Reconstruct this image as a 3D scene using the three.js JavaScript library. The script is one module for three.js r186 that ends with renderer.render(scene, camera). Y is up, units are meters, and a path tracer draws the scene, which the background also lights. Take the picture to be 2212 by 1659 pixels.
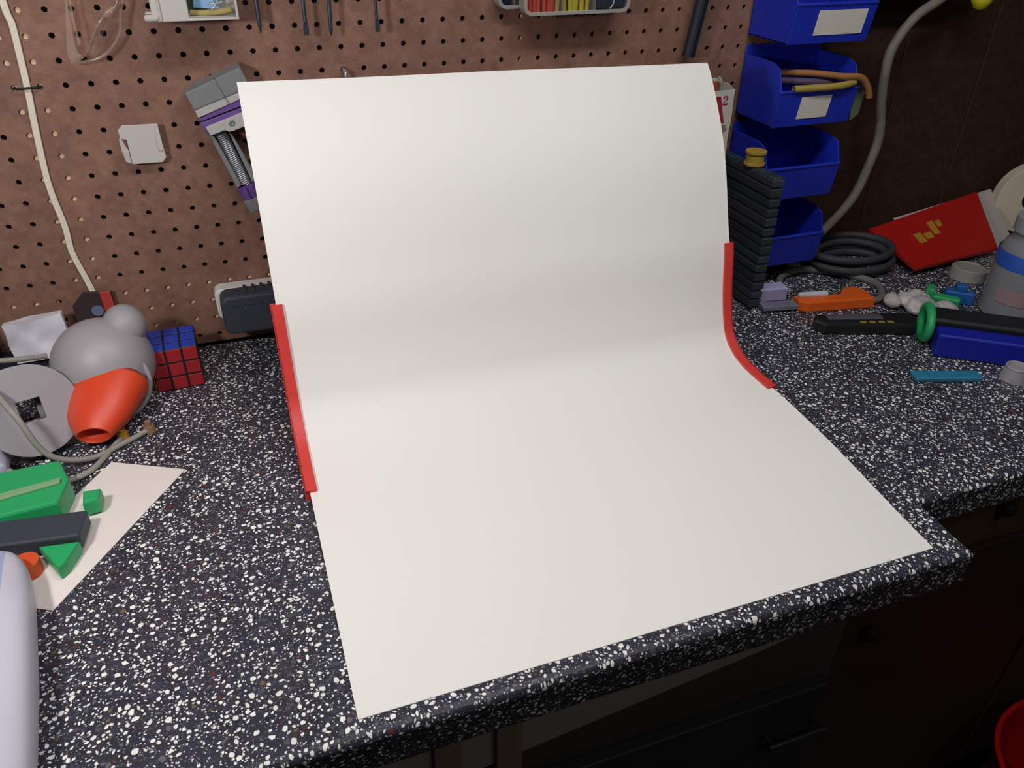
import * as THREE from 'three';
import { RectAreaLightUniformsLib } from 'three/addons/lights/RectAreaLightUniformsLib.js';
import { RoundedBoxGeometry } from 'three/addons/geometries/RoundedBoxGeometry.js';
import { mergeGeometries } from 'three/addons/utils/BufferGeometryUtils.js';
import { FontLoader } from 'three/addons/loaders/FontLoader.js';
import { TextGeometry } from 'three/addons/geometries/TextGeometry.js';

// ------------------------------------------------------------------ camera, exposure, lights
const scene = new THREE.Scene();
scene.background = new THREE.Color(0x000000);
const renderer = new THREE.WebGLRenderer({ antialias: true });
renderer.toneMapping = THREE.LinearToneMapping;
renderer.toneMappingExposure = 1.0;
renderer.shadowMap.enabled = true;
RectAreaLightUniformsLib.init();

const camera = new THREE.PerspectiveCamera(52.24, 2212 / 1659, 0.05, 30);
camera.position.set(0.18264, 1.44132, 1.01617);
{
  const right = new THREE.Vector3(0.9417, 0.0108, 0.3364).normalize();
  const back = new THREE.Vector3(-0.288, 0.5432, 0.7887).normalize();
  const up = new THREE.Vector3().crossVectors(back, right).normalize();
  right.crossVectors(up, back);
  camera.quaternion.setFromRotationMatrix(new THREE.Matrix4().makeBasis(right, up, back));
}
scene.add(camera);

// the lamps of the workshop and an added fill light: their fittings are built further down at these places
const LAMP_MAIN = { pos: [0.5, 2.05, 0.69], w: 0.9, d: 0.16, power: 16, color: 0xfdfafb };
const LAMP_SIDE = { pos: [-0.17, 1.42, 0.62], aim: [0.22, 1.08, 0.1], w: 0.08, d: 0.055, power: 164, color: 0xfffaf8 };
const LAMP_FILL = { pos: [0.9, 2.385, 1.7], w: 0.9, d: 0.3, power: 1.3, color: 0xfff6ee };  // added fill, lifts the dark below the worktop

// ------------------------------------------------------------------ helpers
let seed = 7;
const rnd = () => { seed = (seed * 1664525 + 1013904223) >>> 0; return seed / 4294967296; };
const rr = (a, b) => a + (b - a) * rnd();
const V = (x, y, z) => new THREE.Vector3(x, y, z);
const used = new Map();
const numbered = (n) => { const k = used.get(n) || 0; used.set(n, k + 1); return k ? `${n}_${String(k).padStart(3, '0')}` : n; };
function shadows(o) { o.traverse((m) => { if (m.isMesh) { m.castShadow = true; m.receiveShadow = true; } }); return o; }
function tag(o, label, category, group, kind) {
  if (label) o.userData.label = label;
  if (category) o.userData.category = category;
  if (group) o.userData.group = group;
  if (kind) o.userData.kind = kind;
  return o;
}
function merged(geos) {
  const list = (Array.isArray(geos) ? geos : [geos]).map((g) => {
    const n = g.index ? g.toNonIndexed() : g.clone();
    for (const k of Object.keys(n.attributes)) if (!['position', 'normal', 'uv'].includes(k)) n.deleteAttribute(k);
    return n;
  });
  return list.length === 1 ? list[0] : mergeGeometries(list);
}
function obj(name, geos, mat, parent = scene) {
  const m = new THREE.Mesh(merged(geos), mat);
  m.name = parent === scene ? numbered(name) : name;
  m.castShadow = m.receiveShadow = true;
  parent.add(m);
  return m;
}
function thing(name, label, category, pos = [0, 0, 0], group) {
  const o = new THREE.Group();
  o.name = numbered(name);
  o.position.set(...pos);
  scene.add(o);
  return tag(o, label, category, group);
}
function mv(g, x, y, z, rx = 0, ry = 0, rz = 0) {
  if (rx) g.rotateX(rx); if (ry) g.rotateY(ry); if (rz) g.rotateZ(rz);
  return g.translate(x, y, z);
}
const box = (w, h, d, r = 0.0015) => (r ? new RoundedBoxGeometry(w, h, d, 2, Math.min(r, w / 2.01, h / 2.01, d / 2.01)) : new THREE.BoxGeometry(w, h, d));
const cyl = (r1, r2, h, n = 28) => new THREE.CylinderGeometry(r1, r2, h, n);
// box given by its extents
const ext = (x0, x1, y0, y1, z0, z1, r) => mv(box(x1 - x0, y1 - y0, z1 - z0, r), (x0 + x1) / 2, (y0 + y1) / 2, (z0 + z1) / 2);
function tube(pts, r, closed = false, seg = 0, rad = 10, tension = 0.5) {
  const c = new THREE.CatmullRomCurve3(pts.map((p) => V(...p)), closed, 'catmullrom', tension);
  return new THREE.TubeGeometry(c, seg || pts.length * 8, r, rad, closed);
}
function rod(a, b, r, n = 16) {
  const A = V(...a), B = V(...b), d = B.clone().sub(A);
  const g = cyl(r, r, d.length(), n);
  g.applyQuaternion(new THREE.Quaternion().setFromUnitVectors(V(0, 1, 0), d.normalize()));
  return g.translate((a[0] + b[0]) / 2, (a[1] + b[1]) / 2, (a[2] + b[2]) / 2);
}
// plate cut to an outline in the x-y plane, standing from z0 to z1, with a small bevel
function plate(pts, z0, z1, bev = 0.0008, holes = []) {
  const s = new THREE.Shape(pts.map((p) => new THREE.Vector2(p[0], p[1])));
  for (const h of holes) s.holes.push(new THREE.Path(h.map((p) => new THREE.Vector2(p[0], p[1]))));
  const g = new THREE.ExtrudeGeometry(s, { depth: Math.max(1e-4, z1 - z0 - 2 * bev), bevelEnabled: bev > 0, bevelThickness: bev, bevelSize: bev, bevelOffset: -bev, bevelSegments: 2, curveSegments: 8 });
  return g.translate(0, 0, z0 + bev);
}
function metreUV(g) {
  const n = g.index ? g.toNonIndexed() : g, p = n.attributes.position, uv = new Float32Array(p.count * 2), a = V(0, 0, 0), b = V(0, 0, 0), c = V(0, 0, 0);
  for (let i = 0; i < p.count; i += 3) {
    a.fromBufferAttribute(p, i); b.fromBufferAttribute(p, i + 1); c.fromBufferAttribute(p, i + 2);
    const m = b.clone().sub(a).cross(c.clone().sub(a)).normalize();
    [a, b, c].forEach((q, k) => { const y = q.y + 0.4; const t = Math.abs(m.y) > 0.45 ? [q.x, q.z] : Math.abs(m.z) > Math.abs(m.x) ? [q.x, q.z - y] : [q.x - y, q.z]; uv.set(t, (i + k) * 2); });
  }
  n.setAttribute('uv', new THREE.BufferAttribute(uv, 2));
  return n;
}
// outline in the x-z plane (plan view), standing from y0 to y1
function slab(pts, y0, y1, bev = 0.0008, seg = 2) {
  const s = new THREE.Shape(pts.map((p) => new THREE.Vector2(p[0], -p[1])));
  const g = new THREE.ExtrudeGeometry(s, { depth: y1 - y0 - 2 * bev, bevelEnabled: bev > 0, bevelThickness: bev, bevelSize: bev, bevelOffset: -bev, bevelSegments: seg });
  g.rotateX(-Math.PI / 2);
  return g.translate(0, y0 + bev, 0);
}
function rrect(x0, x1, y0, y1, r, n = 5) {
  const p = [];
  for (const [cx, cy, a] of [[x1 - r, y1 - r, 0], [x0 + r, y1 - r, 1], [x0 + r, y0 + r, 2], [x1 - r, y0 + r, 3]])
    for (let i = 0; i <= n; i++) { const t = (a + i / n) * Math.PI / 2; p.push([cx + r * Math.cos(t), cy + r * Math.sin(t)]); }
  return p;
}
// ------------------------------------------------------------------ textures and materials
function noiseTex(size, fn, srgb = true) {
  const d = new Uint8Array(size * size * 4);
  for (let j = 0; j < size; j++) for (let i = 0; i < size; i++) {
    const c = fn(i, j), k = (j * size + i) * 4;
    d[k] = c[0]; d[k + 1] = c[1]; d[k + 2] = c[2]; d[k + 3] = 255;
  }
  const t = new THREE.DataTexture(d, size, size);
  t.wrapS = t.wrapT = THREE.RepeatWrapping;
  t.magFilter = THREE.LinearFilter; t.minFilter = THREE.LinearMipmapLinearFilter; t.generateMipmaps = true;
  if (srgb) t.colorSpace = THREE.SRGBColorSpace;
  t.needsUpdate = true;
  return t;
}
// tiling value noise
function lattice(n) { const a = new Float32Array(n * n); for (let i = 0; i < n * n; i++) a[i] = rnd(); return (u, v) => {
  const x = u * n, y = v * n, i = Math.floor(x), j = Math.floor(y), fx = x - i, fy = y - j, s = fx * fx * (3 - 2 * fx), t = fy * fy * (3 - 2 * fy);
  const g = (p, q) => a[((q % n + n) % n) * n + (p % n + n) % n];
  return (g(i, j) * (1 - s) + g(i + 1, j) * s) * (1 - t) + (g(i, j + 1) * (1 - s) + g(i + 1, j + 1) * s) * t;
}; }
function terrazzo() {
  const N = 2048, d = new Uint8Array(N * N * 4), size = 0.66, ppm = N / size;
  const n1 = lattice(24), n2 = lattice(120);
  for (let j = 0; j < N; j++) for (let i = 0; i < N; i++) {
    const k = (j * N + i) * 4, v = n1(i / N, j / N) * 9 + n2(i / N, j / N) * 11 + rnd() * 5;
    d[k] = 40 + v; d[k + 1] = 41 + v; d[k + 2] = 52 + v * 1.05; d[k + 3] = 255;
  }
  const occ = new Uint8Array(N * N);
  function chip(cx, cy, r, col, alpha, keep) {
    const n = 4 + Math.floor(rnd() * 4), el = rr(0.42, 0.95), th = rnd() * Math.PI, P = [];
    for (let i = 0; i < n; i++) { const a = (i + rr(-0.28, 0.28)) / n * Math.PI * 2, q = r * rr(0.75, 1.15), x = Math.cos(a) * q, y = Math.sin(a) * q * el; P.push([cx + x * Math.cos(th) - y * Math.sin(th), cy + x * Math.sin(th) + y * Math.cos(th)]); }
    const R = Math.ceil(r * 1.2);
    for (let pass = 0; pass < 2; pass++)
      for (let y = Math.floor(cy) - R; y <= cy + R; y++) for (let x = Math.floor(cx) - R; x <= cx + R; x++) {
        let cov = 0;
        for (let s = 0; s < 4; s++) {
          const px = x + 0.25 + 0.5 * (s & 1), py = y + 0.25 + 0.5 * (s >> 1);
          let ok = true;
          for (let i = 0; i < n && ok; i++) { const A = P[i], B = P[(i + 1) % n]; if ((B[0] - A[0]) * (py - A[1]) - (B[1] - A[1]) * (px - A[0]) < 0) ok = false; }
          if (ok) cov++;
        }
        if (!cov) continue;
        const xi = ((x % N) + N) % N, yi = ((y % N) + N) % N, q = yi * N + xi;
        if (!pass) { if (keep && occ[q]) return; continue; }
        if (keep) occ[q] = 1;
        const a = alpha * cov / 4, k = q * 4;
        for (let c = 0; c < 3; c++) d[k + c] = d[k + c] * (1 - a) + col[c] * a;
      }
  }
  const tone = () => { const t = rnd();
    if (t < 0.1) return [[150, 148, 146], 0.55];
    if (t < 0.135) return [[112, 58, 46], 0.75];
    if (t < 0.155) return [[140, 118, 70], 0.7];
    if (t < 0.2) return [[70, 78, 100], 0.7];
    if (t < 0.34) return [[128, 128, 130], 0.4];
    const w = rnd() * 22; return [[232 + w, 231 + w, 225 + w], 1]; };
  // dark chips deep in the matrix, then the pale ones, large first
  for (let i = 0; i < 5200; i++) { const v = rr(18, 66); chip(rnd() * N, rnd() * N, rr(3, 9), [v, v, v + 8], 0.35, false); }
  for (const [count, a, b] of [[3400, 4.0, 5.8], [11000, 2.7, 4.0], [20000, 1.7, 2.7], [30000, 0.8, 1.7], [30000, 0.4, 0.8]])
    for (let i = 0; i < count; i++) { const [c, al] = tone(); chip(rnd() * N, rnd() * N, rr(a, b) * 0.5 * 0.001 * ppm * 1.15, c, al, true); }
  const t = new THREE.DataTexture(d, N, N);
  t.wrapS = t.wrapT = THREE.RepeatWrapping; t.magFilter = THREE.LinearFilter; t.minFilter = THREE.LinearMipmapLinearFilter; t.generateMipmaps = true;
  t.anisotropy = 8; t.colorSpace = THREE.SRGBColorSpace; t.needsUpdate = true;
  t.repeat.set(1 / size, 1 / size); t.offset.set(0.37, 0.21);
  return t;
}
const hardboardTex = (() => { const N = 1024, a = lattice(9), b = lattice(42), f = new Float32Array(N * N);
  for (let k = 0; k < 34000; k++) { // short pressed fibres
    const x = rnd() * N, y = rnd() * N, th = rnd() * Math.PI, L = rr(4, 16), s = rr(-1, 1);
    for (let t = 0; t < L; t++) { const i = (Math.floor(x + Math.cos(th) * t) + N) % N, j = (Math.floor(y + Math.sin(th) * t) + N) % N; f[j * N + i] += s * 11; } }
  const t = noiseTex(N, (i, j) => { const u = i / N, v = j / N, q = (a(u, v) - 0.5) * 12 + (b(u, v) - 0.5) * 14 + Math.max(-26, Math.min(30, f[j * N + i])) + (rnd() - 0.5) * 20; return [135 + q * 1.25, 99 + q * 1.1, 83 + q]; });
  t.repeat.set(3, 3); return t; })();
const woodTex = (() => { const a = lattice(8), b = lattice(64); const t = noiseTex(512, (i, j) => { const u = i / 512, v = j / 512; const w = Math.sin((v * 22 + a(u * 0.5, v) * 3) * 6.28) * 10 + (b(u * 0.12, v) - 0.5) * 26; return [62 + w * 0.45, 40 + w * 0.36, 24 + w * 0.22]; }); t.repeat.set(1.5, 1.5); return t; })();
const pineTex = (() => { const a = lattice(8), b = lattice(64); return noiseTex(256, (i, j) => { const u = i / 256, v = j / 256; const w = Math.sin((v * 14 + a(u * 0.4, v) * 2) * 6.28) * 8 + (b(u * 0.1, v) - 0.5) * 14; return [238 + w * 0.6, 214 + w * 0.8, 174 + w]; }); })();
const fineBump = (() => { const a = lattice(128), b = lattice(60); const t = noiseTex(256, (i, j) => { const u = i / 256, v = j / 256, q = 128 + (a(u, v) - 0.5) * 120 + (b(u, v) - 0.5) * 90; return [q, q, q]; }, false); t.repeat.set(14, 14); return t; })();

const std = (color, roughness = 0.6, o = {}) => new THREE.MeshStandardMaterial({ color, roughness, ...o });
const plastic = (color, roughness = 0.42, o = {}) => new THREE.MeshStandardMaterial({ color, roughness, bumpMap: fineBump, bumpScale: 0.00008, ...o });
const M = {
  board: std(0xffffff, 0.7, { map: hardboardTex }),
  terrazzo: std(0xffffff, 0.34, { map: terrazzo() }),
  paper: std(0xf0efe9, 0.62, { bumpMap: fineBump, bumpScale: 0.00006 }),
  red: plastic(0xd83f3b, 0.48),
  pine: std(0xffffff, 0.8, { map: pineTex }),
  plaster: std(0x6d6a68, 0.9, { bumpMap: fineBump, bumpScale: 0.0004 }),
  shadeplank: std(0xffffff, 0.75, { map: woodTex }),
  cabinet: std(0x5a5654, 0.6),
  floor: std(0x2a2725, 0.8),
  cream: plastic(0xefe6d4, 0.5),
  black: plastic(0x17181c, 0.5),
  navy: plastic(0x1b2030, 0.5),
  steel: std(0xb9bbc0, 0.3, { metalness: 0.7 }),
  darksteel: std(0x5c606c, 0.32, { metalness: 0.65 }),
  greyprint: plastic(0x7d7f80, 0.55),
  greylight: plastic(0xb4b2b0, 0.55),
  palegrey: plastic(0xc4bfb9, 0.6),
  purple: plastic(0x6a4a8f, 0.5),
  white: plastic(0xe4e2df, 0.5),
  slate: plastic(0x3a404b, 0.5),
  rack: plastic(0x2f3a40, 0.5),
  blue: plastic(0x1f33bc, 0.4),
  label: std(0xe2ddd2, 0.7),
  yellow: plastic(0xe0c842, 0.5),
  tan: plastic(0xcfa565, 0.6),
  redtube: plastic(0xe2604c, 0.45),
  foam: std(0xe8d488, 0.95, { bumpMap: fineBump, bumpScale: 0.0006 }),
  skyblue: plastic(0x86b4dd, 0.4),
  green: plastic(0x2aa865, 0.4),
  darkgreen: plastic(0x3c5340, 0.6),
  orange: plastic(0xe0562a, 0.42),
  grey: plastic(0xa29fa4, 0.38),
  greycord: plastic(0x98958c, 0.55),
  lavender: plastic(0xb4b0d2, 0.5),
  teal: plastic(0x2e7f9e, 0.45),
  gold: std(0xb98a2c, 0.5),
  redbag: plastic(0xb3201c, 0.35),
  bluelabel: plastic(0x2f62c8, 0.4),
  cubeblue: plastic(0x2440b4, 0.35),
  cubered: plastic(0xa8202c, 0.35),
  cubewhite: plastic(0xd6a82a, 0.35),
  bucket: plastic(0xa00d0d, 0.35),
  clear: new THREE.MeshPhysicalMaterial({ color: 0xfaf3ec, roughness: 0.16, transmission: 0.9, thickness: 0, ior: 1.5 }),
  pane: new THREE.MeshPhysicalMaterial({ color: 0xf2f4f6, roughness: 0.06, transmission: 1, thickness: 0, ior: 1.5 }),
  frosted: new THREE.MeshPhysicalMaterial({ color: 0xe6e4e0, roughness: 0.35, transmission: 0.72, thickness: 0, ior: 1.45 }),
  bag: new THREE.MeshPhysicalMaterial({ color: 0xc6c9dc, roughness: 0.38, transmission: 0.35, thickness: 0, ior: 1.45 }),
  jar: new THREE.MeshPhysicalMaterial({ color: 0xb8bcc0, roughness: 0.3, transmission: 0.5, thickness: 0, ior: 1.45 }),
};
const TOP = 0.9;                // height of the worktop

// ------------------------------------------------------------------ the room
const struct = (name, geos, mat) => tag(obj(name, geos, mat), null, null, null, 'structure');
struct('floor', ext(-1.7, 2.7, -0.1, 0, -0.24, 2.7, 0), M.floor);
struct('ceiling', ext(-1.7, 2.7, 2.4, 2.5, -0.24, 2.7, 0), std(0x8a8681, 0.9));
struct('wall_back', ext(-1.7, 2.7, 0, 2.4, -0.24, -0.03, 0), M.plaster);
struct('wall_left', ext(-1.7, -1.6, 0, 2.4, -0.03, 2.6, 0), std(0x6b6259, 0.9));
struct('wall_right', ext(2.6, 2.7, 0, 2.4, -0.03, 2.6, 0), std(0x3a3128, 0.9));
struct('wall_front', ext(-1.6, 2.6, 0, 2.4, 2.6, 2.7, 0), std(0x5a544e, 0.9));

// furring strips behind the board, their pale pine shows through some of the holes
for (const [a, x0, x1, y0, y1] of [['upright', -0.048, 0.014, 0.902, 1.74], ['rail', 0.018, 0.552, 0.928, 0.997], ['upright', 0.5595, 0.583, 0.902, 1.74], ['edge', -0.62, -0.052, 0.928, 0.997]])
  tag(obj('furring_strip', ext(x0, x1, y0, y1, -0.0295, -0.0038, 0), M.pine),
    { upright: x0 < 0 ? 'pale pine strip seen through the left columns of pegboard holes beside the white cord' : 'narrow pale pine strip showing through one column of pegboard holes below the clear case',
      rail: 'pale pine rail showing through the lowest rows of pegboard holes beside the black-cased power brick', edge: 'pale pine rail showing through the blurred pegboard holes left of the round grey tool' }[a], 'wood strip');

// the pegboard: 6 mm hardboard with a hole every inch
{
  const P = 0.0254, X0 = -25, X1 = 41, Y0 = -16, Y1 = 17, r = 0.0032, n = 14, t = 0.0036, yTop = 1.3196;
  const pos = [], nor = [], uv = [];
  const tri = (a, b, c, nx, ny, nz) => { for (const p of [a, b, c]) { pos.push(...p); nor.push(nx, ny, nz); uv.push(p[0], p[1]); } };
  const cell = (cx, cy, yl, yh) => {
    const ring = [], edge = [], hx = P / 2;
    for (let i = 0; i < n; i++) {
      const a = (i + 0.5) / n * Math.PI * 2, c = Math.cos(a), s = Math.sin(a), k = 1 / Math.max(Math.abs(c), Math.abs(s));
      ring.push([cx + r * c, cy + r * s]);
      edge.push([cx + hx * c * k, Math.max(yl, Math.min(yh, cy + hx * s * k))]);
    }
    // corners of the square are added so that neighbouring cells meet
    for (let i = 0; i < n; i++) {
      const j = (i + 1) % n, a0 = (i + 0.5) / n * 4, a1 = (i + 1.5) / n * 4;
      const A = [...ring[i], 0], B = [...ring[j], 0], C = [...edge[i], 0], D = [...edge[j], 0];
      const q = Math.floor(a0 - 0.5), q1 = Math.floor(a1 - 0.5);
      tri(A, C, B, 0, 0, 1);
      if (q !== q1) { const m = ((q1 % 4) + 4) % 4, cor = [cx + hx * (m === 0 || m === 3 ? 1 : -1), m < 2 ? yh : yl, 0]; tri(C, cor, B, 0, 0, 1); tri(cor, D, B, 0, 0, 1); }
      else tri(C, D, B, 0, 0, 1);
      const An = [...ring[i], -t], Bn = [...ring[j], -t], am = (i + 1) / n * Math.PI * 2;
      tri(A, B, An, -Math.cos(am), -Math.sin(am), 0); tri(B, Bn, An, -Math.cos(am), -Math.sin(am), 0);
    }
  };
  const low = TOP + 0.0015;
  for (let c = X0; c < X1; c++) for (let q = Y0; q <= Y1; q++) {
    const cy = yTop - P * q, yl = q === 16 ? low : cy - P / 2, yh = cy + P / 2;
    if (q <= 16) cell(c * P, cy, yl, yh);
  }
  const xa = (X0 - 0.5) * P, xb = (X1 - 0.5) * P, ya = low, yb = yTop + P * (0.5 - Y0);
  const q4 = (a, b, c, d, ...nn) => { tri(a, b, c, ...nn); tri(a, c, d, ...nn); };
  q4([xa, yb, 0], [xb, yb, 0], [xb, yb, -t], [xa, yb, -t], 0, 1, 0);
  q4([xa, ya, -t], [xb, ya, -t], [xb, ya, 0], [xa, ya, 0], 0, -1, 0);
  q4([xa, ya, -t], [xa, ya, 0], [xa, yb, 0], [xa, yb, -t], -1, 0, 0);
  q4([xb, ya, 0], [xb, ya, -t], [xb, yb, -t], [xb, yb, 0], 1, 0, 0);
  const g = new THREE.BufferGeometry();
  g.setAttribute('position', new THREE.Float32BufferAttribute(pos, 3));
  g.setAttribute('normal', new THREE.Float32BufferAttribute(nor, 3));
  g.setAttribute('uv', new THREE.Float32BufferAttribute(uv, 2));
  tag(obj('pegboard', g, M.board), 'brown hardboard pegboard with rows of round holes behind the worktop', 'pegboard');
}
// dark planks standing in for shaded pegboard, the shade put into their colour
{
  const t = thing('shade_planks', 'dark brown planks standing in for shaded pegboard right of the blue bins', 'panelling', [1.032, TOP + 0.002, -0.03]);
  for (let i = 0; i < 9; i++) obj('plank', mv(box(0.168, 0.86, 0.022, 0.002), 0.085 + i * 0.17, 0.43, 0.011), M.shadeplank, t);
}

// the worktop and what carries it
tag(obj('worktop', metreUV(slab([[-0.95, 0.0005], [2.1, 0.0005], [2.1, 0.578], [0.797, 0.578], [0.793, 0.6545], [-0.95, 0.6545]], TOP - 0.046, TOP, 0.0075, 5)), M.terrazzo),
  'black terrazzo worktop with white stone chips, stepped back at the right', 'worktop');
{
  const t = thing('base_cabinet', 'dark base cabinet under the deeper part of the terrazzo worktop', 'cabinet', [0, 0, 0]);
  obj('carcass', [ext(-0.9, 0.76, 0.09, 0.853, 0.03, 0.575, 0.002), ext(-0.88, 0.74, 0, 0.09, 0.06, 0.5, 0)], M.cabinet, t);
  for (const x of [0.262, 0.322]) obj('stile', ext(x, x + 0.026, 0.1, 0.852, 0.6003, 0.6065, 0.001), std(0x9a8d7c, 0.6), t);
  tag(obj('wedge', plate([[-0.9, 0.853], [0.748, 0.853], [0.748, 0.79], [0.62, 0.762], [0.2, 0.70], [-0.9, 0.66]], 0.576, 0.6, 0.001), std(0xb0aca4, 0.6), t), 'pale grey apron with a slanting lower edge');  // pale grey board under the worktop, tapering to the right
  for (let i = 0; i < 3; i++) {
    const x0 = -0.88 + i * 0.545, d = obj('door', ext(x0, x0 + 0.535, 0.1, 0.64, 0.5755, 0.592, 0.003), std(0x3c3d46, 0.55), t);
    obj('handle', [rod([x0 + 0.45, 0.58, 0.61], [x0 + 0.53, 0.58, 0.61], 0.004), rod([x0 + 0.455, 0.58, 0.592], [x0 + 0.455, 0.58, 0.61], 0.003), rod([x0 + 0.525, 0.58, 0.592], [x0 + 0.525, 0.58, 0.61], 0.003)], M.darksteel, d);
  }
}
{
  const t = thing('side_cabinet', 'dark brown cabinet under the set-back right part of the worktop', 'cabinet', [0, 0, 0]);
  obj('carcass', [ext(0.83, 2.05, 0.09, 0.853, 0.03, 0.5, 0.002), ext(0.85, 2.03, 0, 0.09, 0.06, 0.44, 0)], std(0x4e4232, 0.65), t);
  for (let i = 0; i < 3; i++) { const x0 = 0.835 + i * 0.405; const d = obj('door', ext(x0, x0 + 0.395, 0.1, 0.70, 0.5005, 0.517, 0.003), std(0x4a3c2c, 0.6), t); obj('knob', mv(new THREE.SphereGeometry(0.011, 14, 10), x0 + 0.04, 0.6, 0.525), std(0x2c241a, 0.7), d); }
  for (let i = 0; i < 3; i++) { const x0 = 0.835 + i * 0.405; const d = obj('drawer', ext(x0, x0 + 0.395, 0.712, 0.845, 0.5005, 0.517, 0.003), std(0x6a553a, 0.6), t); obj('knob', mv(new THREE.SphereGeometry(0.011, 14, 10), x0 + 0.2, 0.775, 0.525), std(0x2c241a, 0.7), d); }
}

// ------------------------------------------------------------------ the white sheet and its two red brackets
// profile from the front edge back and up: [z, height at the right edge, height at the left edge]
const PROFILE = [[0.6375, 0.0012, 0.0012], [0.6, 0.0042, 0.002], [0.56, 0.0085, 0.0035], [0.485, 0.0165, 0.006], [0.41, 0.0208, 0.008], [0.372, 0.0215, 0.010], [0.34, 0.0212, 0.013], [0.313, 0.0232, 0.0195], [0.294, 0.0283, 0.029], [0.278, 0.0375, 0.0415], [0.2675, 0.0495, 0.0545], [0.2605, 0.0655, 0.0705], [0.2538, 0.085, 0.089], [0.2475, 0.11, 0.113], [0.2425, 0.1345, 0.1375], [0.2365, 0.157, 0.1595], [0.2271, 0.1815, 0.186], [0.2116, 0.224, 0.231], [0.1986, 0.255, 0.263], [0.1811, 0.287, 0.296], [0.158, 0.3204, 0.330], [0.1416, 0.3415, 0.351], [0.1312, 0.352, 0.3625]];
const curveR = new THREE.CatmullRomCurve3(PROFILE.map((p) => V(0, TOP + p[1], p[0])));
const curveL = new THREE.CatmullRomCurve3(PROFILE.map((p) => V(0, TOP + p[2], p[0])));
{
  const ns = 150, nx = 60, T = 0.0007, pos = [], idx = [], uv = [];
  const at = (i, j) => {
    const s = i / ns, u = j / nx, a = curveL.getPoint(s), b = curveR.getPoint(s), p = a.lerp(b, u);
    p.x = THREE.MathUtils.lerp(0.1995 + 0.004 * Math.max(0, s - 0.4), 0.757, u);
    const w = Math.sin(u * Math.PI);
    if (s > 0.45) p.z += w * 0.0028 * Math.sin(u * 7.5 + 0.6) * (s - 0.45) / 0.55;        // the top edge is slightly wavy
    return p;
  };
  const nrm = (i, j) => { const du = at(i, Math.min(nx, j + 1)).sub(at(i, Math.max(0, j - 1))), ds = at(Math.min(ns, i + 1), j).sub(at(Math.max(0, i - 1), j)); return du.cross(ds).normalize(); };
  const id = [[], []];
  for (let side = 0; side < 2; side++) for (let i = 0; i <= ns; i++) for (let j = 0; j <= nx; j++) {
    const p = at(i, j); if (side) p.addScaledVector(nrm(i, j), -T);
    id[side][i * (nx + 1) + j] = pos.length / 3; pos.push(p.x, p.y, p.z); uv.push(j / nx * 0.56, i / ns * 0.71);
  }
  const k = (s, i, j) => id[s][i * (nx + 1) + j];
  for (let i = 0; i < ns; i++) for (let j = 0; j < nx; j++) {
    idx.push(k(0, i, j), k(0, i, j + 1), k(0, i + 1, j), k(0, i, j + 1), k(0, i + 1, j + 1), k(0, i + 1, j));
    idx.push(k(1, i, j), k(1, i + 1, j), k(1, i, j + 1), k(1, i, j + 1), k(1, i + 1, j), k(1, i + 1, j + 1));
  }
  const strip = (f, n) => { for (let i = 0; i < n; i++) { const a = f(0, i), b = f(0, i + 1), c = f(1, i), d = f(1, i + 1); idx.push(a, c, b, b, c, d); } };
  strip((s, i) => k(s, i, 0), ns); strip((s, i) => k(s, ns - i, nx), ns); strip((s, i) => k(s, 0, nx - i), nx); strip((s, i) => k(s, ns, i), nx);
  let g = new THREE.BufferGeometry();
  g.setAttribute('position', new THREE.Float32BufferAttribute(pos, 3));
  g.setAttribute('uv', new THREE.Float32BufferAttribute(uv, 2));
  g.setIndex(idx); g.computeVertexNormals();
  const m = new THREE.Mesh(g, M.paper); m.name = numbered('poster_board'); m.castShadow = m.receiveShadow = true; scene.add(m);
  tag(m, 'large blank white poster board curving up from the worktop like a backdrop', 'poster board');
}
// each bracket: a channel that takes the edge of the sheet, on a web with a square outer corner
function bracket(curve, xOut, dir, label) {
  const s0 = 5 / 22, s1 = 15 / 22, n = 48, up = [], mid = [], low = [];
  for (let i = 0; i <= n; i++) {
    const s = s0 + (s1 - s0) * i / n, p = curve.getPoint(s), t = curve.getTangent(s), N = V(0, -t.z, t.y); // towards the viewer and up
    up.push([p.z + N.z * 0.0034, p.y + N.y * 0.0034]); mid.push([p.z + N.z * 0.0006, p.y + N.y * 0.0006]); low.push([p.z - N.z * 0.0016, p.y - N.y * 0.0016]);
  }
  const prof = (pts, x0, x1, bev) => { // outline in (z, y) pushed from x0 to x1
    const g = plate(pts.map(([z, y]) => [-z, y]), x0, x1, bev); g.rotateY(Math.PI / 2); return g; };
  const lo = Math.min(xOut, xOut + dir * 0.0125), a = Math.min(xOut, xOut + dir * 0.002);
  const end = low[low.length - 1], zb = Math.min(...low.map((q) => q[0])) - 0.003;
  const body = [...low, [zb, end[1]], [zb, TOP + 0.0004], [low[0][0], TOP + 0.0004]];
  const t = thing('edge_bracket', label, 'bracket', [0, 0, 0]);
  obj('clamping_strip', prof([...up, ...[...mid].reverse()], lo, lo + 0.0125, 0.0004), M.red, t);
  obj('support_web', prof(body, Math.min(xOut, xOut + dir * 0.009), Math.min(xOut, xOut + dir * 0.009) + 0.009, 0.0004), M.red, t);
  obj('outer_wall', prof([...up, ...[...low].reverse()], a, a + 0.002, 0.0003), M.red, t);
  return t;
}
bracket(curveL, 0.1945, 1, 'red plastic corner bracket holding the left edge of the white poster board');
bracket(curveR, 0.7615, -1, 'red plastic corner bracket holding the right edge of the white poster board');

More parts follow.
